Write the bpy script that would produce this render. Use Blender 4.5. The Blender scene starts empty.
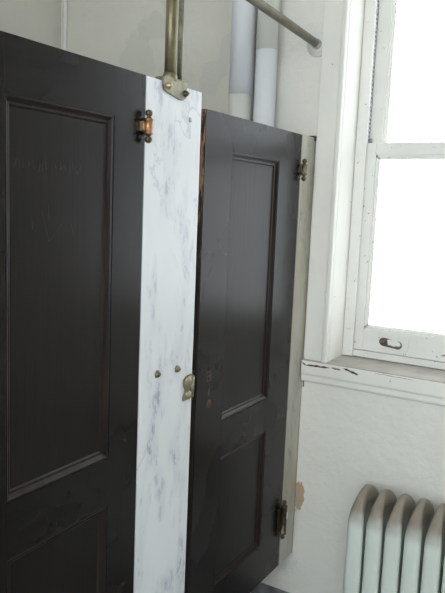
import bpy, bmesh, math, random
from mathutils import Vector, Matrix
S = bpy.context.scene
C = S.collection
random.seed(4)

# ------------------------------------------------------------------ materials
def new_mat(name):
    m = bpy.data.materials.new(name); m.use_nodes = True
    nt = m.node_tree; nt.nodes.clear()
    out = nt.nodes.new('ShaderNodeOutputMaterial')
    b = nt.nodes.new('ShaderNodeBsdfPrincipled')
    nt.links.new(b.outputs[0], out.inputs[0])
    return m, nt, b, out

def coords(nt, scale=(1, 1, 1), loc=(0, 0, 0), rot=(0, 0, 0)):
    tc = nt.nodes.new('ShaderNodeTexCoord'); mp = nt.nodes.new('ShaderNodeMapping')
    mp.inputs['Scale'].default_value = scale; mp.inputs['Location'].default_value = loc
    mp.inputs['Rotation'].default_value = rot
    nt.links.new(tc.outputs['Object'], mp.inputs[0])
    return mp.outputs[0]

def noise(nt, vec, scale, detail=4, rough=0.55, dist=0.0):
    n = nt.nodes.new('ShaderNodeTexNoise')
    n.inputs['Scale'].default_value = scale; n.inputs['Detail'].default_value = detail
    n.inputs['Roughness'].default_value = rough; n.inputs['Distortion'].default_value = dist
    nt.links.new(vec, n.inputs['Vector'])
    return n.outputs['Fac']

def ramp(nt, fac, stops):
    r = nt.nodes.new('ShaderNodeValToRGB'); cr = r.color_ramp
    while len(cr.elements) < len(stops): cr.elements.new(0.5)
    for e, (p, c) in zip(cr.elements, stops):
        e.position = p; e.color = (c, c, c, 1) if not isinstance(c, tuple) else (*c, 1)
    nt.links.new(fac, r.inputs[0])
    return r.outputs[0]

def mix(nt, fac, a, b):
    n = nt.nodes.new('ShaderNodeMix'); n.data_type = 'RGBA'
    for sock, v in ((n.inputs[0], fac), (n.inputs[6], a), (n.inputs[7], b)):
        if isinstance(v, (int, float)): sock.default_value = v
        elif isinstance(v, tuple): sock.default_value = (*v, 1)
        else: nt.links.new(v, sock)
    return n.outputs[2]

def math_n(nt, op, a, b=None, clamp=False):
    n = nt.nodes.new('ShaderNodeMath'); n.operation = op; n.use_clamp = clamp
    for i, v in enumerate((a, b)):
        if v is None: continue
        if isinstance(v, (int, float)): n.inputs[i].default_value = v
        else: nt.links.new(v, n.inputs[i])
    return n.outputs[0]

def bump(nt, b, h, strength, dist=0.01):
    n = nt.nodes.new('ShaderNodeBump'); n.inputs['Strength'].default_value = strength
    n.inputs['Distance'].default_value = dist
    nt.links.new(h, n.inputs['Height']); nt.links.new(n.outputs[0], b.inputs['Normal'])

def blob(nt, ax1, c1, r1, ax2, c2, r2, wob=0.5, nscale=30):
    """Mask 0..1 of an irregular stain, centre and radii on two object axes."""
    tc = nt.nodes.new('ShaderNodeTexCoord'); sp = nt.nodes.new('ShaderNodeSeparateXYZ')
    nt.links.new(tc.outputs['Object'], sp.inputs[0])
    u = math_n(nt, 'DIVIDE', math_n(nt, 'SUBTRACT', sp.outputs[ax1], c1), r1)
    v = math_n(nt, 'DIVIDE', math_n(nt, 'SUBTRACT', sp.outputs[ax2], c2), r2)
    d = math_n(nt, 'SQRT', math_n(nt, 'ADD', math_n(nt, 'MULTIPLY', u, u), math_n(nt, 'MULTIPLY', v, v)))
    n = noise(nt, coords(nt), nscale, 3)
    d = math_n(nt, 'ADD', d, math_n(nt, 'MULTIPLY', math_n(nt, 'SUBTRACT', n, 0.5), wob * 2))
    return ramp(nt, d, [(0.86, 1.0), (0.93, 0.0)])

# dark varnished wood
def wood(name, base=(0.0045, 0.0035, 0.0032), hi=(0.010, 0.0075, 0.0062), horiz=False, rough=0.25):
    m, nt, b, _ = new_mat(name)
    sc = (3, 9, 60) if horiz else (60, 9, 3)
    g = noise(nt, coords(nt, sc), 1.6, 6, 0.6, 0.4)
    b.inputs['Base Color'].default_value = (*base, 1)
    nt.links.new(mix(nt, ramp(nt, g, [(0.35, 0.0), (0.7, 1.0)]), base, hi), b.inputs['Base Color'])
    r = noise(nt, coords(nt), 4, 4)
    nt.links.new(ramp(nt, r, [(0.2, rough), (0.8, rough + 0.04)]), b.inputs['Roughness'])
    b.inputs['IOR'].default_value = 1.32
    bump(nt, b, g, 0.12, 0.002)
    return m
WOOD_V = wood('varnished_black_wood_upright')
WOOD_H = wood('varnished_black_wood_crosswise', horiz=True)
WOOD_P = wood('varnished_black_wood_panel', base=(0.004, 0.003, 0.0025), hi=(0.012, 0.008, 0.006), rough=0.28)
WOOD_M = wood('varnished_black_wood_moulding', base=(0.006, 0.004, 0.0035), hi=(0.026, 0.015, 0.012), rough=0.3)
WOOD_EDGE = wood('worn_bare_wood_edge', base=(0.07, 0.035, 0.02), hi=(0.55, 0.27, 0.13), rough=0.5)
def worn_edge():
    m, nt, b, _ = new_mat('dark_edge_worn_to_bare_wood')
    tc = nt.nodes.new('ShaderNodeTexCoord'); sp = nt.nodes.new('ShaderNodeSeparateXYZ'); nt.links.new(tc.outputs['Object'], sp.inputs[0])
    n = noise(nt, coords(nt, (8, 8, 1.6)), 14, 5, 0.65)
    wear = math_n(nt, 'ADD', n, math_n(nt, 'MULTIPLY', math_n(nt, 'SUBTRACT', sp.outputs[2], 1.30), 0.55))
    nt.links.new(mix(nt, ramp(nt, wear, [(0.50, 0.0), (0.62, 1.0)]), (0.014, 0.010, 0.008), (0.36, 0.19, 0.10)), b.inputs['Base Color'])
    b.inputs['Roughness'].default_value = 0.5
    return m
WOOD_EDGE = worn_edge()

def marble(name, base, vein, warm, strength=1.0, rough=0.3, loc=(0, 0, 0)):
    m, nt, b, _ = new_mat(name)
    v = coords(nt, (1, 1, 0.42), loc, (0, math.radians(-9), 0))
    n1 = noise(nt, v, 9, 7, 0.62, 0.9)
    # sparse thin veins where the noise crosses its middle value
    d = math_n(nt, 'ABSOLUTE', math_n(nt, 'SUBTRACT', noise(nt, v, 3.2, 6, 0.6, 0.7), 0.5))
    thin = ramp(nt, d, [(0.0, 0.5), (0.010, 0.0)])
    where = ramp(nt, noise(nt, v, 5, 3), [(0.46, 0.0), (0.60, 1.0)])
    veins = math_n(nt, 'MULTIPLY', thin, where)
    # short smoky flecks gathered in drifts
    fl = coords(nt, (1.5, 1, 0.55), loc, (0, math.radians(-14), 0))
    fleck = ramp(nt, noise(nt, fl, 48, 4, 0.6, 0.3), [(0.50, 0.0), (0.64, 1.0)])
    drift = ramp(nt, noise(nt, coords(nt, (1.6, 1, 0.5), loc, (0, math.radians(-12), 0)), 8, 2), [(0.50, 0.0), (0.66, 1.0)])
    cw = math_n(nt, 'MULTIPLY', fleck, drift)
    haze = math_n(nt, 'MULTIPLY', drift, 0.22)
    allv = math_n(nt, 'MULTIPLY', math_n(nt, 'MAXIMUM', math_n(nt, 'MAXIMUM', veins, cw), haze), strength, clamp=True)
    bc = mix(nt, ramp(nt, noise(nt, coords(nt, (1, 1, 0.4), loc), 6, 4), [(0.35, 0.0), (0.75, 1.0)]), base, warm)
    nt.links.new(mix(nt, allv, bc, vein), b.inputs['Base Color'])
    b.inputs['Roughness'].default_value = rough
    return m
MARBLE = marble('white_veined_marble', (0.80, 0.82, 0.84), (0.30, 0.32, 0.42), (0.74, 0.76, 0.77), 0.9)
MARBLE_OLD = marble('yellowed_marble', (0.52, 0.515, 0.46), (0.22, 0.215, 0.20), (0.36, 0.31, 0.21), 1.0, 0.4, (3, 2, 1))

def metal(name, col, dark, rough=0.35, scale=40):
    m, nt, b, _ = new_mat(name)
    n = noise(nt, coords(nt), scale, 4)
    nt.links.new(mix(nt, ramp(nt, n, [(0.38, 0.0), (0.68, 1.0)]), col, dark), b.inputs['Base Color'])
    b.inputs['Metallic'].default_value = 0.85
    b.inputs['Roughness'].default_value = rough
    bump(nt, b, n, 0.15, 0.001)
    return m
BRASS = metal('dull_olive_brass', (0.27, 0.24, 0.15), (0.15, 0.13, 0.075), 0.42, 14)
BRASS_D = metal('tarnished_brass', (0.16, 0.125, 0.075), (0.07, 0.055, 0.035), 0.38, 90)
BRASS_B = metal('worn_bright_brass', (0.55, 0.43, 0.25), (0.30, 0.22, 0.12), 0.3, 90)
COPPER = metal('coppery_brass', (0.52, 0.27, 0.14), (0.22, 0.12, 0.07), 0.33, 90)
RODM = metal('tarnished_brass_rail', (0.24, 0.215, 0.16), (0.11, 0.10, 0.07), 0.36, 12)
BRASS_K = metal('greenish_brass', (0.27, 0.24, 0.15), (0.11, 0.095, 0.055), 0.38, 60)
CHROME = metal('worn_nickel', (0.62, 0.62, 0.60), (0.3, 0.3, 0.28), 0.3, 60)

def paint(name, col, col2=None, rough=0.5, bs=0.15, scale=25, tone=5, dirt=None):
    m, nt, b, _ = new_mat(name)
    col2 = col2 or tuple(c * 0.93 for c in col)
    c = mix(nt, ramp(nt, noise(nt, coords(nt), tone, 5), [(0.35, 0.0), (0.72, 1.0)]), col, col2)
    if dirt:
        spots = ramp(nt, noise(nt, coords(nt), dirt[1], 3, 0.6), [(dirt[2], 0.0), (dirt[2] + 0.02, 1.0)])
        c = mix(nt, spots, c, dirt[0])
    nt.links.new(c, b.inputs['Base Color'])
    b.inputs['Roughness'].default_value = rough
    bump(nt, b, noise(nt, coords(nt), scale, 5), bs, 0.004)
    return m, nt, b, c
CREAM = paint('white_gloss_paint', (0.86, 0.85, 0.79), rough=0.38, bs=0.08, dirt=((0.25, 0.17, 0.12), 55, 0.74))[0]
SASHP = paint('chipped_white_sash_paint', (0.83, 0.825, 0.78), rough=0.4, bs=0.1, dirt=((0.27, 0.25, 0.24), 60, 0.675))[0]
SILLP = paint('dusty_sill_paint', (0.46, 0.43, 0.38), (0.33, 0.30, 0.27), rough=0.5, bs=0.2, tone=12)[0]
CEILP = paint('ceiling_paint', (0.8, 0.8, 0.77), rough=0.7)[0]
WALLP = paint('plain_wall_paint', (0.78, 0.78, 0.74), rough=0.6, bs=0.25)[0]
PIPEP = paint('bluish_white_pipe_paint', (0.88, 0.90, 0.93), (0.85, 0.87, 0.90), rough=0.45, bs=0.05)[0]
PIPEC = paint('cream_pipe_paint', (0.80, 0.80, 0.75), (0.77, 0.77, 0.72), rough=0.5, bs=0.05)[0]
CRACK = paint('bare_brown_wood_in_crack', (0.075, 0.04, 0.03), (0.14, 0.08, 0.06), rough=0.9, scale=200)[0]
SLATE = paint('dark_slate', (0.24, 0.25, 0.26), (0.07, 0.07, 0.085), rough=0.5, tone=22)[0]
SCARM = paint('scuffed_brown_wood', (0.13, 0.085, 0.065), (0.05, 0.035, 0.028), rough=0.6, tone=150)[0]

# dusty radiator: paint with brown dust settled on the crown of each section
RAD, nt, b, c = paint('radiator_paint', (0.66, 0.715, 0.66), (0.60, 0.655, 0.60), rough=0.42, bs=0.12, scale=60)
tc = nt.nodes.new('ShaderNodeTexCoord'); sp = nt.nodes.new('ShaderNodeSeparateXYZ'); nt.links.new(tc.outputs['Object'], sp.inputs[0])
zz = math_n(nt, 'ADD', sp.outputs[2], math_n(nt, 'MULTIPLY', math_n(nt, 'SUBTRACT', noise(nt, coords(nt), 25, 3), 0.5), 0.03))
nt.links.new(mix(nt, ramp(nt, zz, [(0.575, 0.0), (0.635, 0.92)]), c, (0.23, 0.185, 0.14)), b.inputs['Base Color'])

# window wall: cream-white by the window, greyer deeper in the stalls, stains and one patch of lost plaster
WALLW, nt, b, c = paint('window_wall_paint', (0.81, 0.80, 0.74), (0.78, 0.77, 0.705), rough=0.55, bs=0.9, scale=26)
tc = nt.nodes.new('ShaderNodeTexCoord'); sp = nt.nodes.new('ShaderNodeSeparateXYZ'); nt.links.new(tc.outputs['Object'], sp.inputs[0])
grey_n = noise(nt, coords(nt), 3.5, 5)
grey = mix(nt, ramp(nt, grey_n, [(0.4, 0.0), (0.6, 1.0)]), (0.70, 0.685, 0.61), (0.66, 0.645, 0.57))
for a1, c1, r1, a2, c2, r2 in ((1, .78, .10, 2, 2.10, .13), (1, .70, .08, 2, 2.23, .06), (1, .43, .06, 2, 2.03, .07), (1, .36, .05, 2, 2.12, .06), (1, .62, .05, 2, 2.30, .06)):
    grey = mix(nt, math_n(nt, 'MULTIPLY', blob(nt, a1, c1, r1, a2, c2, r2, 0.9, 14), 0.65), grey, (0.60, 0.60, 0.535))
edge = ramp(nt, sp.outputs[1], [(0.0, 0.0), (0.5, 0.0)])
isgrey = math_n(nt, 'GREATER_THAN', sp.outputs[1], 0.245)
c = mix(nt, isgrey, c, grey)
c = mix(nt, blob(nt, 1, -0.012, 0.026, 2, 0.525, 0.060, 0.6, 38), c, (0.50, 0.36, 0.23))
c = mix(nt, math_n(nt, 'MULTIPLY', blob(nt, 1, 0.01, 0.03, 2, 0.50, 0.05, 0.5, 70), 0.4), c, (0.42, 0.42, 0.46))
c = mix(nt, math_n(nt, 'MULTIPLY', blob(nt, 1, 0.03, 0.05, 2, 0.27, 0.06, 0.9, 30), 0.15), c, (0.42, 0.45, 0.55))
nt.links.new(c, b.inputs['Base Color'])

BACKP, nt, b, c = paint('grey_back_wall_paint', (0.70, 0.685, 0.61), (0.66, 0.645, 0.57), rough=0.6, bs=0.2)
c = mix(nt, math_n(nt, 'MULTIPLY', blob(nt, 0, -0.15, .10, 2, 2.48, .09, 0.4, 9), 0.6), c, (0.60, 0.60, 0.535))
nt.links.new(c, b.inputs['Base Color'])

# floor: small old mosaic tiles
TILE, nt, b, _ = new_mat('small_grey_floor_tiles')
br = nt.nodes.new('ShaderNodeTexBrick'); nt.links.new(coords(nt), br.inputs[0])
br.inputs['Scale'].default_value = 12; br.inputs['Mortar Size'].default_value = 0.015
br.inputs['Color1'].default_value = (.50, .50, .47, 1); br.inputs['Color2'].default_value = (.42, .42, .40, 1); br.inputs['Mortar'].default_value = (.12, .12, .11, 1)
nt.links.new(br.outputs[0], b.inputs['Base Color']); b.inputs['Roughness'].default_value = 0.4

# obscured window glass
GLASS, nt, b, out = new_mat('obscured_window_glass')
nt.nodes.remove(b)
tr = nt.nodes.new('ShaderNodeBsdfTransparent'); tl = nt.nodes.new('ShaderNodeBsdfTranslucent'); gl = nt.nodes.new('ShaderNodeBsdfGlossy')
tl.inputs[0].default_value = (0.95, 0.97, 1, 1); gl.inputs['Roughness'].default_value = 0.15
tr.inputs[0].default_value = (0.96, 0.98, 1, 1)
m1 = nt.nodes.new('ShaderNodeMixShader'); m2 = nt.nodes.new('ShaderNodeMixShader')
sp_ = ramp(nt, noise(nt, coords(nt), 140, 2), [(0.45, 0.25), (0.65, 0.6)])
nt.links.new(sp_, m1.inputs[0]); nt.links.new(tr.outputs[0], m1.inputs[1]); nt.links.new(tl.outputs[0], m1.inputs[2])
m2.inputs[0].default_value = 0.05
nt.links.new(m1.outputs[0], m2.inputs[1]); nt.links.new(gl.outputs[0], m2.inputs[2]); nt.links.new(m2.outputs[0], out.inputs[0])

# ------------------------------------------------------------------ geometry helpers
def box(bm, a, b_, bev=0.0, seg=2):
    a, b_ = Vector(a), Vector(b_)
    lo = Vector(map(min, a, b_)); hi = Vector(map(max, a, b_))
    r = bmesh.ops.create_cube(bm, size=1.0)
    for v in r['verts']:
        v.co = Vector([lo[i] + (v.co[i] + 0.5) * (hi[i] - lo[i]) for i in range(3)])
    if bev:
        es = list({e for v in r['verts'] for e in v.link_edges})
        bmesh.ops.bevel(bm, geom=es, offset=bev, segments=seg, affect='EDGES', profile=0.5)
    return bm

def lathe(bm, base, axis, prof, n=24, caps=True):
    """prof: list of (distance along axis, radius)."""
    axis = Vector(axis).normalized(); base = Vector(base)
    u = axis.orthogonal().normalized(); w = axis.cross(u)
    rings = []
    for t, r in prof:
        rings.append([bm.verts.new(base + axis * t + (u * math.cos(k * math.tau / n) + w * math.sin(k * math.tau / n)) * max(r, 1e-5)) for k in range(n)])
    for p, q in zip(rings, rings[1:]):
        for k in range(n):
            bm.faces.new((p[k], p[(k + 1) % n], q[(k + 1) % n], q[k])).smooth = True
    if caps:
        bm.faces.new(rings[0][::-1]); bm.faces.new(rings[-1])
    return bm

def tube(bm, a, b_, r, n=24):
    d = Vector(b_) - Vector(a)
    return lathe(bm, a, d, [(0, r), (d.length, r)], n)

def ball_prof(z0, r, n=7):
    return [(z0 + r * (1 - math.cos(math.pi * k / n)), r * math.sin(math.pi * k / n)) for k in range(n + 1)]

def prism(bm, pts, axis, a, b_, bev=0.0):
    """Extrude the closed outline pts (2D, in the two other axes) along axis from a to b_."""
    def P(p, t):
        return {0: Vector((t, p[0], p[1])), 1: Vector((p[0], t, p[1])), 2: Vector((p[0], p[1], t))}[axis]
    v0 = [bm.verts.new(P(p, a)) for p in pts]; v1 = [bm.verts.new(P(p, b_)) for p in pts]
    n = len(pts)
    fs = [bm.faces.new(v0[::-1]), bm.faces.new(v1)]
    for k in range(n): bm.faces.new((v0[k], v0[(k + 1) % n], v1[(k + 1) % n], v1[k]))
    if bev:
        bmesh.ops.bevel(bm, geom=list(fs[0].edges) + list(fs[1].edges), offset=bev, segments=2, affect='EDGES')
    return bm

def wloc(o):
    v = Vector((0, 0, 0))
    while o is not None: v += o.location; o = o.parent
    return v

def obj(name, bm, mat, parent=None, label=None, kind=None):
    bmesh.ops.recalc_face_normals(bm, faces=bm.faces)
    bmesh.ops.translate(bm, verts=bm.verts, vec=-wloc(parent))
    me = bpy.data.meshes.new(name); bm.to_mesh(me); bm.free()
    me.materials.append(mat)
    o = bpy.data.objects.new(name, me); C.objects.link(o); o.parent = parent
    if label: o['label'] = label
    if kind: o['kind'] = kind
    return o

def thing(name, label, cat, loc=(0, 0, 0), group=None):
    o = bpy.data.objects.new(name, None); C.objects.link(o); o.location = loc
    o.empty_display_size = 0.05
    o['label'] = label; o['category'] = cat
    if group: o['group'] = group
    return o

def copy_part(src, parent, off):
    c = src.copy(); C.objects.link(c); c.parent = parent
    c.location = src.location + Vector(off)
    return c

B = bmesh.new

# ------------------------------------------------------------------ room shell
XL, YF, YB, H = -3.2, -2.6, 1.19, 3.0
WO = (-1.115, -0.093, 1.02, 2.62)         # window opening: y0, y1, z0, z1
def struct(name, bm, mat): return obj(name, bm, mat, kind='structure')
struct('floor', box(B(), (XL - .1, YF - .1, -.1), (.24, YB + .1, 0)), TILE)
struct('ceiling', box(B(), (XL - .1, YF - .1, H), (.24, YB + .1, H + .1)), CEILP)
bm = B()
box(bm, (0, WO[1], 0), (.24, YB, H)); box(bm, (0, YF, 0), (.24, WO[0], H))
box(bm, (0, WO[0], 0), (.24, WO[1], WO[2])); box(bm, (0, WO[0], WO[3]), (.24, WO[1], H))
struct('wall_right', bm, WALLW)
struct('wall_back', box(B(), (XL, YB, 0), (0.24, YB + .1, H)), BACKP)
W_FILL = (-2.15, .35, 1.05, 2.75)              # opening of the added fill window, behind the camera
bm = B()
box(bm, (XL - .2, YF, 0), (XL, W_FILL[0], H)); box(bm, (XL - .2, W_FILL[1], 0), (XL, YB, H))
box(bm, (XL - .2, W_FILL[0], 0), (XL, W_FILL[1], W_FILL[2])); box(bm, (XL - .2, W_FILL[0], W_FILL[3]), (XL, W_FILL[1], H))
struct('wall_left', bm, WALLP)
struct('wall_front', box(B(), (XL, YF - .1, 0), (.24, YF, H)), WALLP)
bm = B()
prism(bm, [(0, 0), (-.022, 0), (-.022, .118), (-.012, .135), (0, .14)], 1, -2.6, 1.19)
struct('baseboard_right', bm, SLATE)
# window casing boards with a quirk bead near the opening
bm = B()
def casing(bm, y0, y1, z0, z1):
    box(bm, (-.012, y0, z0), (-.0005, y1, z1), .002)
ZT = WO[3]
casing(bm, -.074, -.008, 1.036, ZT + .09)
prism(bm, [(-.0005, -.093), (-.018, -.093), (-.021, -.090), (-.021, -.080), (-.017, -.076), (-.0005, -.076)], 2, 1.036, ZT + .02)
casing(bm, WO[0] - .085, WO[0] - .019, 1.036, ZT + .09)
prism(bm, [(-.0005, WO[0]), (-.018, WO[0]), (-.021, WO[0] - .003), (-.021, WO[0] - .013), (-.017, WO[0] - .017), (-.0005, WO[0] - .017)], 2, 1.036, ZT + .02)
casing(bm, WO[0] - .019, -.074, ZT + .021, ZT + .09)
struct('trim_1', bm, CREAM)
# reveal lining (the deep shaded jamb)
bm = B()
box(bm, (0.0005, -.0945, 1.036), (.20, -.0925, ZT)); 
struct('trim_2', bm, CREAM)
# sill: nosing and ledge, then apron mouldings
sill = struct('trim_3', prism(B(), [(-.020, .988), (-.022, .996), (-.022, 1.030), (-.016, 1.036), (.235, 1.040), (.235, .99)], 1, -1.20, -.0035, .0015), SILLP)
struct('trim_4', prism(B(), [(-.0005, .9875), (-.0190, .9875), (-.0185, .984), (-.0165, .981), (-.0165, .966), (-.0150, .960), (-.011, .957), (-.0005, .957)], 1, -1.19, -.0035), CREAM)
# front face of the nosing is freshly painted lighter board
nose = obj('nosing_face', box(B(), (-.0245, -1.199, .989), (-.0221, -.0045, 1.033), .001), CREAM, sill)

def strip(bm, pts, w, x):
    """Jagged sliver along y,z points, w = half heights."""
    up = []; dn = []
    for (y, z), h in zip(pts, w):
        up.append((y, z + h)); dn.append((y, z - h))
    prism(bm, up + dn[::-1], 0, x, x + .0012)
def jag(y0, z0, y1, z1, n, h, taper=True, seed=1):
    rnd = random.Random(seed); P = []; W = []
    for k in range(n + 1):
        t = k / n
        P.append((y0 + (y1 - y0) * t, z0 + (z1 - z0) * t + rnd.uniform(-.0012, .0012)))
        e = min(1, min(t, 1 - t) * 5 + .15) if taper else 1
        W.append(h * e * rnd.uniform(.65, 1.25))
    return P, W
cr = B()
for a in ((-.0065, 1.025, -.022, 1.018, 4, .0028, True, 1), (-.020, 1.018, -.112, 1.022, 16, .0032, True, 2), (-.118, 1.024, -.152, 1.020, 8, .0025, True, 3), (-.160, 1.029, -.215, 1.014, 12, .0035, True, 4), (-.27, 1.030, -.40, 1.029, 14, .0006, True, 8)):
    strip(cr, *jag(*a), -.0252)
obj('crack', cr, CRACK, sill, 'dark brown split in the painted sill edge')
cr = B()
prism(cr, [(-.0045, .93), (-.009, .934), (-.008, .95), (-.010, .965), (-.0045, .97)], 0, -.0012, -.0004)
obj('crack', cr, CRACK, sill, 'dark gap at the sill end against the stall')

# ------------------------------------------------------------------ window
win = thing('window_1', None, None)
del win['label']; del win['category']; win['kind'] = 'structure'
Y0, Y1 = WO[0], WO[1]
bm = B()   # outer frame / stops
box(bm, (.129, Y1 - .041, 1.0405), (.139, Y1 - .002, ZT - .0005), .0015)
box(bm, (.129, Y0 + .002, 1.0405), (.139, Y0 + .041, ZT - .0005), .0015)
box(bm, (.129, Y0 + .0415, ZT - .045), (.139, Y1 - .0415, ZT - .0005), .0015)
obj('inner_stop', bm, SASHP, win)
bm = B()
box(bm, (.1395, Y1 - .030, 1.041), (.232, Y1 - .002, ZT - .001)); box(bm, (.1395, Y0 + .002, 1.041), (.232, Y0 + .030, ZT - .001))
box(bm, (.1395, Y0 + .0305, ZT - .03), (.232, Y1 - .0305, ZT - .001))
box(bm, (.1395, Y0 + .0305, 1.041), (.232, Y1 - .0305, 1.064))
obj('window_frame', bm, SASHP, win)
def sash(x0, x1, z0, z1, st, rb, rt, name, zz=None):
    ya, yb = Y1 - .0325, Y0 + .0325
    bm = B()
    box(bm, (x0, ya - st, z0), (x1, ya, z1), .002); box(bm, (x0, yb, z0), (x1, yb + st, z1), .002)
    box(bm, (x0 + .0005, yb + st, z0), (x1, ya - st, z0 + rb), .002); box(bm, (x0 + .0005, yb + st, z1 - rt), (x1, ya - st, z1), .002)
    s = obj(name, bm, SASHP, win)
    # stepped glazing bead
    g = B(); iy0, iy1, iz0, iz1 = yb + st, ya - st, z0 + rb, z1 - rt
    for w, d0 in ((.007, .004), (.0125, .010)):
        xa, xb = x0 + d0, x1 - .010
        box(g, (xa, iy1 - w, iz0), (xb, iy1, iz1)); box(g, (xa, iy0, iz0), (xb, iy0 + w, iz1))
        box(g, (xa, iy0, iz0), (xb, iy1, iz0 + w)); box(g, (xa, iy0, iz1 - w), (xb, iy1, iz1))
    obj('glazing_bead', g, SASHP, s)
    obj('pane', box(B(), (x1 - .016, iy0 + .006, iz0 + .006), (x1 - .012, iy1 - .006, iz1 - .006)), GLASS, s)
    return s
lower = sash(.1415, .177, 1.066, 1.796, .040, .080, .042, 'lower_sash')
upper = sash(.183, .217, 1.755, ZT - .033, .046, .026, .05, 'upper_sash')
# sash lift, half painted over
bm = B()
box(bm, (.1395, -.330, 1.083), (.1415, -.222, 1.133), .0015)
obj('lift_plate', bm, SASHP, lower)
bm = B()
def capsule(y0, y1, z0, z1, r, wob=0, n=10, seed=3):
    rnd = random.Random(seed); P = []
    for k in range(n + 1):
        a = math.pi / 2 + math.pi * k / n
        P.append((y1 - r + r * math.cos(a) * -1, z1 + (r + rnd.uniform(-wob, wob)) * math.sin(a)))
    for k in range(n + 1):
        a = -math.pi / 2 + math.pi * k / n
        P.append((y0 + r + r * math.cos(a) * -1, z0 + (r + rnd.uniform(-wob, wob)) * math.sin(a)))
    return P
prism(bm, capsule(-.308, -.226, 1.101, 1.107, .0150), 0, .1375, .1414, .0008)
lathe(bm, (.1376, -.241, 1.107), (-1, 0, 0), [(0, .0105), (.002, .010), (.005, .006), (.006, .001)], 20)
obj('sash_lift', bm, metal('bare_brown_iron', (.22, .18, .14), (.12, .10, .08), .6, 120), lower, 'brown metal finger lift with flaking paint')
bm = B()
prism(bm, [(-.256, 1.117), (-.272, 1.119), (-.290, 1.117), (-.300, 1.112), (-.304, 1.104), (-.298, 1.096), (-.290, 1.099), (-.280, 1.095), (-.268, 1.099), (-.260, 1.098), (-.257, 1.106)], 0, .1355, .1374, .0007)
obj('lift_lip', bm, SASHP, lower)
# sash chain in the channel above the lower sash
bm = B(); z = 1.80
while z < ZT - .05:
    box(bm, (.1445, Y1 - .0440, z), (.1485, Y1 - .0400, z + .0075), .0008, 1)
    z += .0145
obj('sash_chain', bm, metal('grey_chain', (.42, .42, .50), (.25, .25, .32), .5, 100), win, 'thin grey sash chain')
bm = B(); box(bm, (.1450, Y1 - .052, 1.7965), (.158, Y1 - .0405, 1.812), .002)
obj('chain_anchor', bm, metal('grey_anchor', (.25, .25, .28), (.14, .14, .16), .5, 100), win)

# plain double window, added out of view to brighten the window wall
fill_win = bpy.data.objects.new('fill_window', None); C.objects.link(fill_win); fill_win['kind'] = 'structure'
bm = B(); a, b_, c_, d_ = W_FILL
for y in (a + .001, (a + b_) / 2 - .03, b_ - .061): box(bm, (XL - .14, y, c_ + .001), (XL - .08, y + .06, d_ - .001), .002)
obj('window_frame', bm, SASHP, fill_win)
bm = B()
for z in (c_ + .001, (c_ + d_) / 2 - .025, d_ - .051):
    for y in (a + .0615, (a + b_) / 2 + .0305): box(bm, (XL - .135, y, z), (XL - .085, y + (b_ - a) / 2 - .092, z + .05), .002)
obj('sash_rail', bm, SASHP, fill_win)
obj('pane', box(B(), (XL - .112, a + .03, c_ + .03), (XL - .108, b_ - .03, d_ - .03)), GLASS, fill_win)

# ------------------------------------------------------------------ stall doors
def make_door(label, x0, x1, z0, z1, px0, px1, rails):
    """rails: [(panel z0, z1), ...] from the bottom up."""
    t = thing('stall_door', label, 'door', ((x0 + x1) / 2, .0175, z0), 'dark panelled stall doors')
    T = .035
    obj('stile', box(B(), (x0, 0, z0), (px0 - .0002, T, z1), .0005), WOOD_V, t)
    obj('stile', box(B(), (px1, 0, z0), (x1, T, z1), .0003), WOOD_V, t)
    zs = [z0] + [q for r in rails for q in r] + [z1]
    for k in range(0, len(zs), 2):
        obj('rail', box(B(), (px0, .0, zs[k]), (px1, T, zs[k + 1]), .0003), WOOD_H, t)
    D, MW = .012, .020
    for a, b_ in rails:
        p = obj('door_panel', box(B(), (px0, D, a), (px1, T - D, b_)), WOOD_P, t)
        bm = B()
        prof = [(0, .0015), (.004, .0010), (.006, .0035), (.012, .0085), (.016, .0090), (.018, .0105), (MW, D + .0005)]
        loops = [[bm.verts.new((x, y, z)) for x, z in ((px0 + o_, a + o_), (px1 - o_, a + o_), (px1 - o_, b_ - o_), (px0 + o_, b_ - o_))] for o_, y in prof]
        for p0, p1 in zip(loops, loops[1:]):
            for k in range(4): bm.faces.new((p0[k], p0[(k + 1) % 4], p1[(k + 1) % 4], p1[k]))
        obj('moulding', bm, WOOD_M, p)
    return t

left = make_door('left dark wooden stall door, nearer one, cut off by the photo edge', -1.434, -.9395, .335, 1.835, -1.329, -1.041, [(.50, .879), (.989, 1.735)])
right = make_door('right dark wooden stall door between the white marble slab and the window wall', -.690, -.113, .302, 1.799, -.552, -.266, [(.440, .840), (.947, 1.704)])
obj('worn_edge', box(B(), (-.6915, .0015, .303), (-.6902, .0335, 1.798)), WOOD_EDGE, right, 'bare orange-brown wood on the door edge')

bm = B()
def tick(x0, z0, x1, z1, w=.0007):
    prism(bm, [(x0 - w, z0), (x0 + w, z0), (x1 + w * .6, z1), (x1 - w * .6, z1)], 1, .0116, .0122)
rnd = random.Random(12); xx = -1.300
while xx < -1.105:                                  # a row of small illegible scratches
    zt = 1.628 + rnd.uniform(-.003, .003); hgt = rnd.uniform(.010, .022)
    tick(xx, zt - hgt, xx + rnd.uniform(-.005, .005), zt)
    if rnd.random() < .4: tick(xx, zt - hgt, xx + .008, zt - rnd.uniform(0, .01))
    xx += rnd.choice((.009, .011, .013, .026))
tick(-1.213, 1.475, -1.233, 1.535); tick(-1.213, 1.475, -1.178, 1.510); tick(-1.255, 1.500, -1.257, 1.525); tick(-1.213, 1.515, -1.215, 1.545); tick(-1.146, 1.484, -1.154, 1.512)
obj('scratch_marks', bm, paint('scratched_dark_paint', (.034, .024, .018), (.012, .009, .007), rough=.5, tone=40)[0], left, 'faint illegible scratches in the door paint')

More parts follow.
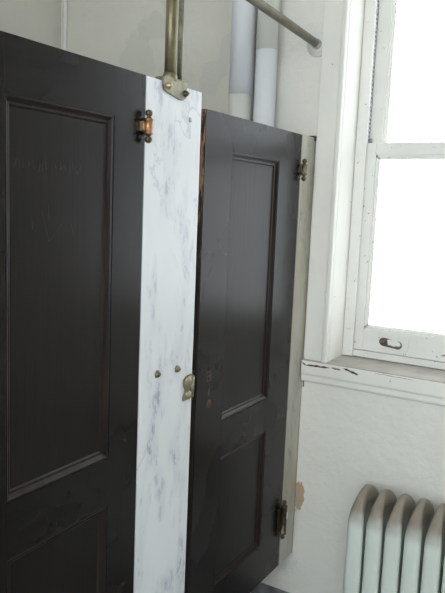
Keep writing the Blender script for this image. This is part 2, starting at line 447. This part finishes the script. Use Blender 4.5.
def small_hinge(parent, x, z, mat_b, mat_l, s=1.0):
    """Short barrel with ball finials; leaves on door and slab."""
    y = -.0145
    bm = B(); h = .0175 * s
    lathe(bm, (x, y, z - h), (0, 0, 1), [(0, .007), (.0015, .0098), (.004, .0098), (.005, .0086), (2 * h - .005, .0086), (2 * h - .004, .0098), (2 * h - .0015, .0098), (2 * h, .007)], 20)
    hg = obj('hinge', bm, mat_b, parent)
    bm = B()
    for sgn in (1, -1):
        lathe(bm, (x, y, z + sgn * h), (0, 0, sgn), [(0, .0075), (.002, .0055), (.003, .0053)] + [(q + .0025, r) for q, r in ball_prof(0, .0082)][1:], 16)
    obj('finial', bm, BRASS_D, hg)
    bm = B()
    prism(bm, [(x - .015, z - .010), (x - .008, z - .010), (x, z - .014), (x, z + .014), (x - .008, z + .010), (x - .015, z + .010)], 1, -.011, -.0003, .0008)
    obj('leaf', bm, mat_l, hg, 'bright brass plate screwed to the door')
    bm = B()
    pts = [(x, -.019), (x + .014, -.017), (x + .024, -.006), (x + .027, 0), (x + .024, .006), (x + .014, .017), (x, .019)]
    prism(bm, [(a, z + b_) for a, b_ in pts], 1, -.0065, -.0003, .001)
    lathe(bm, (x + .017, -.0065, z), (0, -1, 0), [(0, .0045), (.0015, .0035), (.002, .001)], 12)
    obj('leaf', bm, BRASS_K, hg)
    return hg
def long_hinge(parent, x, z0, z1):
    y = -.0150
    bm = B(); L = z1 - z0 - .034
    lathe(bm, (x, y, z0 + .017), (0, 0, 1), [(0, .008), (.002, .012), (.006, .012), (.007, .0105), (L * .5, .0112), (L - .007, .0105), (L - .006, .012), (L - .002, .012), (L, .008)], 20)
    hg = obj('hinge', bm, BRASS_D, parent, 'long tarnished spring hinge')
    bm = B()
    for zc, sgn in ((z0 + .017, -1), (z1 - .017, 1)):
        lathe(bm, (x, y, zc), (0, 0, sgn), [(0, .008), (.003, .0055)] + [(q + .0025, r) for q, r in ball_prof(0, .0080)][1:], 16)
    obj('finial', bm, BRASS_D, hg)
    zc = (z0 + z1) / 2; q = L / 2 - .012
    obj('leaf', prism(B(), [(x - .020, zc - q), (x, zc - q), (x, zc + q), (x - .020, zc + q)], 1, -.010, -.0003, .001), BRASS_D, hg)
    obj('leaf', prism(B(), [(x, zc - q), (x + .018, zc - q * .8), (x + .022, zc), (x + .018, zc + q * .8), (x, zc + q)], 1, -.006, -.0003, .001), BRASS_K, hg)
    bm = B()
    prism(bm, [(x + .001, zc + .004), (x + .005, zc + .006), (x + .006, zc + .028), (x + .002, zc + .030)], 1, y - .0125, y - .0095, .0005)
    obj('paint_drip', bm, paint('white_paint_drip', (.85, .8, .8))[0], hg, 'chip of white paint on the hinge')
    return hg
small_hinge(left, -.944, 1.724, COPPER, BRASS_B)
long_hinge(left, -.947, .445, .585)
small_hinge(right, -.113, 1.686, BRASS_K, BRASS_D)
long_hinge(right, -.1235, .412, .552)
# marks left on the right door by a removed lock
bm = B(); lathe(bm, (-.626, .0006, 1.016), (0, -1, 0), [(0, .0125), (.0014, .0125), (.0022, .010), (.0012, .0055), (.0010, .001)], 20)
obj('lock_escutcheon', bm, metal('brown_bronze', (.22, .13, .08), (.09, .055, .035), .5, 150), right, 'small round bronze disc')
bm = B()
for a in ((-.640, 1.082, -.637, 1.108), (-.621, 1.082, -.618, 1.108), (-.640, 1.106, -.618, 1.109), (-.640, 1.081, -.618, 1.084), (-.632, 1.092, -.626, 1.100)):
    box(bm, (a[0], -.0004, a[1]), (a[2], .0006, a[3]))
prism(bm, [(-.631, 1.040), (-.625, 1.041), (-.624, 1.058), (-.627, 1.062), (-.630, 1.055)], 1, -.0004, .0006)
obj('lock_scar', bm, SCARM, right, 'faint brown outline of a removed lock')
bm = B(); box(bm, (-.6965, .006, 1.118), (-.6840, .030, 1.122)); box(bm, (-.6935, .010, 1.040), (-.6900, .026, 1.118))
lathe(bm, (-.6935, .016, 1.058), (-1, 0, 0), [(0, .006), (.002, .005), (.003, .001)], 14)
obj('edge_plate', bm, BRASS_D, right, 'brass latch plate let into the door edge')

# ------------------------------------------------------------------ marble
def slab(name, label, x0, x1, z0, z1, mat, cat, y1=.022, group=None, loc=None):
    rnd = random.Random(int(abs(x0) * 1000))
    t = thing(name, label, cat, ((x0 + x1) / 2, .011, z0), group)
    # slightly uneven long edges
    L = [(x0 + rnd.uniform(-.0008, .0008), z0 + (z1 - z0) * k / 24) for k in range(25)]
    Rr = [(x1 + rnd.uniform(-.0008, .0008), z0 + (z1 - z0) * k / 24) for k in range(25)]
    obj('slab', prism(B(), L + Rr[::-1], 1, 0, y1, .0012), mat, t)
    return t
def bolt(parent, x, z, r, mat, name='bolt', y=0):
    bm = B()
    lathe(bm, (x, y, z), (0, -1, 0), [(0, r * 1.35), (.0012, r * 1.35), (.0016, r), (.006, r), (.007, r * .8), (.0072, r * .45), (.010, r * .45), (.0108, r * .2)], 6 if r > .007 else 16)
    return obj(name, bm, mat, parent)
pil = slab('marble_pilaster', 'white marble slab with blue-grey veins standing between the two dark doors', -.9365, -.7135, 0, 1.8345, MARBLE, 'stall panel', group='marble slabs of the stall front')
bolt(pil, -.868, 1.148, .0078, BRASS_K); bolt(pil, -.784, 1.145, .0078, BRASS_K)
bm = B(); lathe(bm, (-.762, 0, 1.762), (0, -1, 0), [(0, .0062), (.001, .0060), (.0025, .0045), (.0034, .002)], 20)
obj('bolt', bm, CHROME, pil, 'small nickel screw head')
pil2 = slab('marble_pilaster', 'white marble slab left of the nearer dark door', -1.665, -1.444, 0, 1.8345, MARBLE, 'stall panel', group='marble slabs of the stall front')
stile = slab('marble_pilaster', 'narrow yellowed marble strip between the right door and the window wall', -.108, -.0009, .298, 1.800, MARBLE_OLD, 'stall panel', group='marble slabs of the stall front')
obj('wall_clip', box(B(), (-.016, -.003, 1.789), (-.001, .020, 1.8065), .001), BRASS_D, stile)
obj('mortar_edge', prism(B(), [(-.0030, .30), (-.0065, .42), (-.0030, .50), (-.0075, .70), (-.004, .95), (-.007, 1.2), (-.003, 1.5), (-.0035, 1.79), (-.0005, 1.79), (-.0005, .30)], 1, -.0012, .0005), paint('ochre_mortar', (.42, .36, .24), (.3, .27, .2), rough=.8, tone=60)[0], stile, 'ochre mortar along the wall joint')

# keeper on the pilaster edge
bm = B()
kp = [(-.7215, 1.121), (-.745, 1.119), (-.757, 1.108), (-.756, 1.093), (-.747, 1.083), (-.750, 1.074), (-.757, 1.066), (-.757, 1.054), (-.7215, 1.057)]
prism(bm, kp, 1, -.006, -.0003, .001)
for zc, r in ((1.103, .0165), (1.068, .0125)):
    xc = -.738
    lathe(bm, (xc, -.005, zc), (0, -1, 0), [(0, r), (.002, r * .96), (.005, r * .82), (.007, r * .55), (.008, r * .2)], 20)
tube(bm, (-.724, -.007, 1.060), (-.724, -.007, 1.116), .0068, 16)
kk = obj('latch_keeper', bm, metal('pale_greenish_brass', (.40, .37, .27), (.20, .18, .12), .42, 60), pil, 'greenish brass latch keeper with two rounded lobes')
bm = B(); box(bm, (-.7225, -.004, 1.060), (-.7115, .016, 1.118), .001)
obj('keeper_return', bm, BRASS_D, kk)
bm = B(); lathe(bm, (-.7385, -.0125, 1.0685), (0, -1, 0), [(0, .005), (.0015, .0045), (.0022, .001)], 14)
obj('screw', bm, BRASS_B, kk)
# dark wooden door stop behind the slab
obj('door_stop', box(B(), (-.7265, .0225, .33), (-.6965, .036, 1.833), .001), wood('dark_stop', base=(.08, .075, .058), hi=(.13, .12, .09)), pil, 'thin dark stop strip behind the slab edge')

def divider(x, label):
    t = thing('stall_divider', label, 'stall partition', (x, .6, 0), 'marble partitions inside the stalls')
    obj('slab', box(B(), (x - .011, .0235, 0), (x + .011, 1.188, 1.80), .0015), MARBLE, t)
    for z in (.5, 1.147):
        bm = B()
        box(bm, (x + .0112, .0228, z - .02), (x + .045, .027, z + .02), .001); box(bm, (x + .0112, .0228, z - .02), (x + .0152, .06, z + .02), .001)
        obj('angle_bracket', bm, BRASS_D, t)
divider(-.826, 'marble partition running back from the white slab between the doors')
divider(-1.553, 'marble partition running back left of the nearer door')

# ------------------------------------------------------------------ brass post and overhead rail
def RZ(x): return 2.1055 - .045 * x        # the rail climbs slightly away from the window wall
post = thing('rail_post', 'upright olive brass post bolted to the top of the white marble slab', 'post', (-.840, .011, 1.80))
PX, PYc = -.8355, .011
obj('tube', tube(B(), (PX, PYc, 1.846), (PX, PYc, RZ(PX) - .036), .0133, 28), BRASS, post)
bm = B()
lathe(bm, (PX, PYc, 1.840), (0, 0, 1), [(0, .0175), (.012, .0175), (.016, .0160), (.020, .0142)], 28)
obj('collar', bm, BRASS, post)
plate = [(a - .008, b_) for a, b_ in [(-.8730, 1.8360), (-.8730, 1.8220), (-.8700, 1.8150), (-.8620, 1.8110), (-.8060, 1.8020), (-.7920, 1.8020), (-.7820, 1.8080), (-.7780, 1.8160), (-.7780, 1.8460), (-.8640, 1.8460), (-.8680, 1.8430), (-.8730, 1.8415)]]
CLAMP = metal('grey_green_brass', (.30, .29, .22), (.19, .18, .13), .5, 50)
obj('clamp_plate', prism(B(), plate, 1, -.0055, -.0004, .0014), CLAMP, post)
obj('clamp_plate', prism(B(), [(a + .022, b_ + .002) for a, b_ in plate], 1, .0226, .0275, .0012), BRASS_D, post)
obj('clamp_bridge', box(B(), (-.870, -.005, 1.8352), (-.788, .0272, 1.8465), .001), BRASS, post)
for x, z, m in ((-.862, 1.8255, BRASS_B), (-.794, 1.8185, BRASS_D)):
    bolt(post, x, z, .0062, m, y=-.0054)
obj('rear_rod', tube(B(), (-.7625, .0355, 1.842), (-.7625, .0355, 2.125), .0065, 16), CLAMP, post, 'thin rod standing just behind the thick tube')

rail = thing('overhead_rail', 'horizontal tarnished brass rail above the stall doors, fixed to the window wall', 'rail', (-1.0, .011, 2.106))
bm = B(); tube(bm, (-2.4, .011, RZ(-2.4)), (-.010, .011, RZ(-.01)), .0132, 28)
obj('tube', bm, RODM, rail)
bm = B(); lathe(bm, (-.0005, .011, 2.1055), (-1, 0, 0), [(0, .040), (.003, .039), (.005, .030), (.008, .026), (.010, .0245)], 32)
obj('wall_flange', bm, WALLP, rail, 'white painted round wall flange')
bm = B(); lathe(bm, (-.010, .011, 2.1055), (-1, 0, 0), [(0, .0165), (.012, .0160), (.014, .0140)], 28)
obj('ferrule', bm, CHROME, rail)
bm = B(); tube(bm, (PX - .03, .011, RZ(PX - .03)), (PX + .03, .011, RZ(PX + .03)), .0170, 28); tube(bm, (PX, .011, RZ(PX) - .0355), (PX, .011, RZ(PX) - .003), .0170, 28)
obj('tee_fitting', bm, BRASS, rail)

# ------------------------------------------------------------------ pipes
def pipe(label, x, y, r, zs, mu, ml, zlo=0):
    t = thing('wall_pipe', label, 'pipe', (x, y, zlo), 'white pipes in the stall corner')
    obj('upper_length', tube(B(), (x, y, zs), (x, y, H - .001), r, 32), mu, t)
    obj('lower_length', tube(B(), (x, y, zlo), (x, y, zs - .0003), r * .985, 32), ml, t)
    return t
pipe('white pipe left of its neighbour, bluish above and cream below', -.062, .2660, .0420, 1.945, PIPEP, PIPEC)
pipe('white pipe nearer the window, cream above and bluish below', -.060, .1720, .0375, 2.088, PIPEC, PIPEP)
t = thing('corner_conduit', 'thin pale conduit running up the far corner behind the left door', 'conduit', (-.012, 1.155, 0))
obj('tube', tube(B(), (-.008, 1.158, 0), (-.008, 1.158, H - .001), .0065, 12), PIPEC, t)

# ------------------------------------------------------------------ radiator
NS, SP, YR = 14, .0597, -.304
rad = thing('radiator', 'white cast iron radiator with dusty brown tops under the window', 'radiator', (-.13, YR - SP * (NS - 1) / 2, 0))
def section_mesh(y):
    xf, xb, zt, zb = -.222, -.035, .684, .085
    xc = (xf + xb) / 2; hw = (xb - xf) / 2
    def outline(ins):
        pts = []; w = hw - ins; n = 14
        zc_t, zc_b = zt - .088, zb + .07
        for k in range(n + 1):                       # pointed top crown
            a = math.pi * k / n
            cx, sx = math.cos(a), math.sin(a)
            pts.append((xc + w * (abs(cx) ** 1.15) * (1 if cx > 0 else -1), zc_t + (.088 - ins) * (sx ** 1.0)))
        for k in range(n + 1):
            a = math.pi + math.pi * k / n
            cx, sx = math.cos(a), math.sin(a)
            pts.append((xc + w * (abs(cx) ** .8) * (1 if cx > 0 else -1), zc_b - (.07 - ins) * (abs(sx) ** .8)))
        return pts
    layers = [(.014, .0262), (.0050, .0248), (.001, .0185), (0, .0100), (-.0004, .0)]
    layers = layers + [(i, -h) for i, h in layers[-2::-1]]
    def taper(z): return 1 - .66 * max(0, (z - .575) / .11) ** 1.6
    bm = B()
    L = [[bm.verts.new((x, y + h * taper(z), z)) for x, z in outline(i)] for i, h in layers]
    n = len(L[0])
    for p, q in zip(L, L[1:]):
        for k in range(n): bm.faces.new((p[k], p[(k + 1) % n], q[(k + 1) % n], q[k])).smooth = True
    bm.faces.new(L[0]); bm.faces.new(L[-1][::-1])
    # front rib, hub bosses
    for z in (.15, .50):
        lathe(bm, (xc, y - SP / 2 + .0005, z), (0, 1, 0), [(0, .018), (SP - .001, .018)], 20)
    return bm
sec = obj('section', section_mesh(YR), RAD, rad)
for k in range(1, NS): copy_part(sec, rad, (0, -SP * k, 0))
for k in (0, NS - 1):
    y = YR - SP * k
    for x in (-.200, -.070):
        bm = B()
        lathe(bm, (x, y, 0.0005), (0, 0, 1), [(0, .022), (.008, .022), (.02, .014), (.06, .016), (.11, .02)], 16)
        obj('foot', bm, RAD, rad)

# ------------------------------------------------------------------ light, world, camera
w = bpy.data.worlds.new('sky'); S.world = w; w.use_nodes = True
nt = w.node_tree; bg = nt.nodes['Background']
tc = nt.nodes.new('ShaderNodeTexCoord'); sx = nt.nodes.new('ShaderNodeSeparateXYZ'); nt.links.new(tc.outputs['Generated'], sx.inputs[0])
r = nt.nodes.new('ShaderNodeValToRGB'); r.color_ramp.elements[0].position = .45; r.color_ramp.elements[0].color = (.65, .65, .64, 1)
r.color_ramp.elements[1].position = .56; r.color_ramp.elements[1].color = (.92, .95, .955, 1)
mm = nt.nodes.new('ShaderNodeMath'); mm.operation = 'MULTIPLY_ADD'; mm.inputs[1].default_value = .5; mm.inputs[2].default_value = .5
nt.links.new(sx.outputs[2], mm.inputs[0]); nt.links.new(mm.outputs[0], r.inputs[0]); nt.links.new(r.outputs[0], bg.inputs[0])
# overcast sky, brighter on the side behind the camera
st = nt.nodes.new('ShaderNodeMapRange'); nt.links.new(sx.outputs[0], st.inputs[0])
st.inputs[1].default_value = -.35; st.inputs[2].default_value = .35; st.inputs[3].default_value = 6.0; st.inputs[4].default_value = 2.9
nt.links.new(st.outputs[0], bg.inputs['Strength'])

for (x, (a, b_, c_, d_), dx) in ((.26, WO, -1), (XL - .22, W_FILL, 1)):
    pl = bpy.data.lights.new('window_portal', 'AREA'); pl.shape = 'RECTANGLE'
    pl.size = b_ - a; pl.size_y = d_ - c_; pl.cycles.is_portal = True
    po = bpy.data.objects.new('window_portal', pl); C.objects.link(po)
    po.location = (x, (a + b_) / 2, (c_ + d_) / 2)
    po.rotation_euler = Vector((dx, 0, 0)).to_track_quat('-Z', 'Y').to_euler()

R = [[0.5184810369742916, -0.09303118184697759, 0.8500133019560445], [-0.8541339536420905, -0.10331866180601822, 0.5096866128890818], [0.04040548890675923, -0.9902880658307301, -0.13302985807493573]]
cd = bpy.data.cameras.new('camera'); co = bpy.data.objects.new('camera', cd); C.objects.link(co)
M = Matrix([[R[i][0], -R[i][1], -R[i][2], (-2.14071146, -0.93903109, 1.55515438)[i]] for i in range(3)] + [[0, 0, 0, 1]])
co.matrix_world = M
cd.sensor_fit = 'VERTICAL'; cd.sensor_height = 36; cd.lens = 666.392 * 36 / 593; cd.clip_start = .01
S.camera = co
vs = S.view_settings
vs.view_transform = 'Standard'; vs.look = 'None'; vs.gamma = 1; vs.use_curve_mapping = False; vs.exposure = 0.36
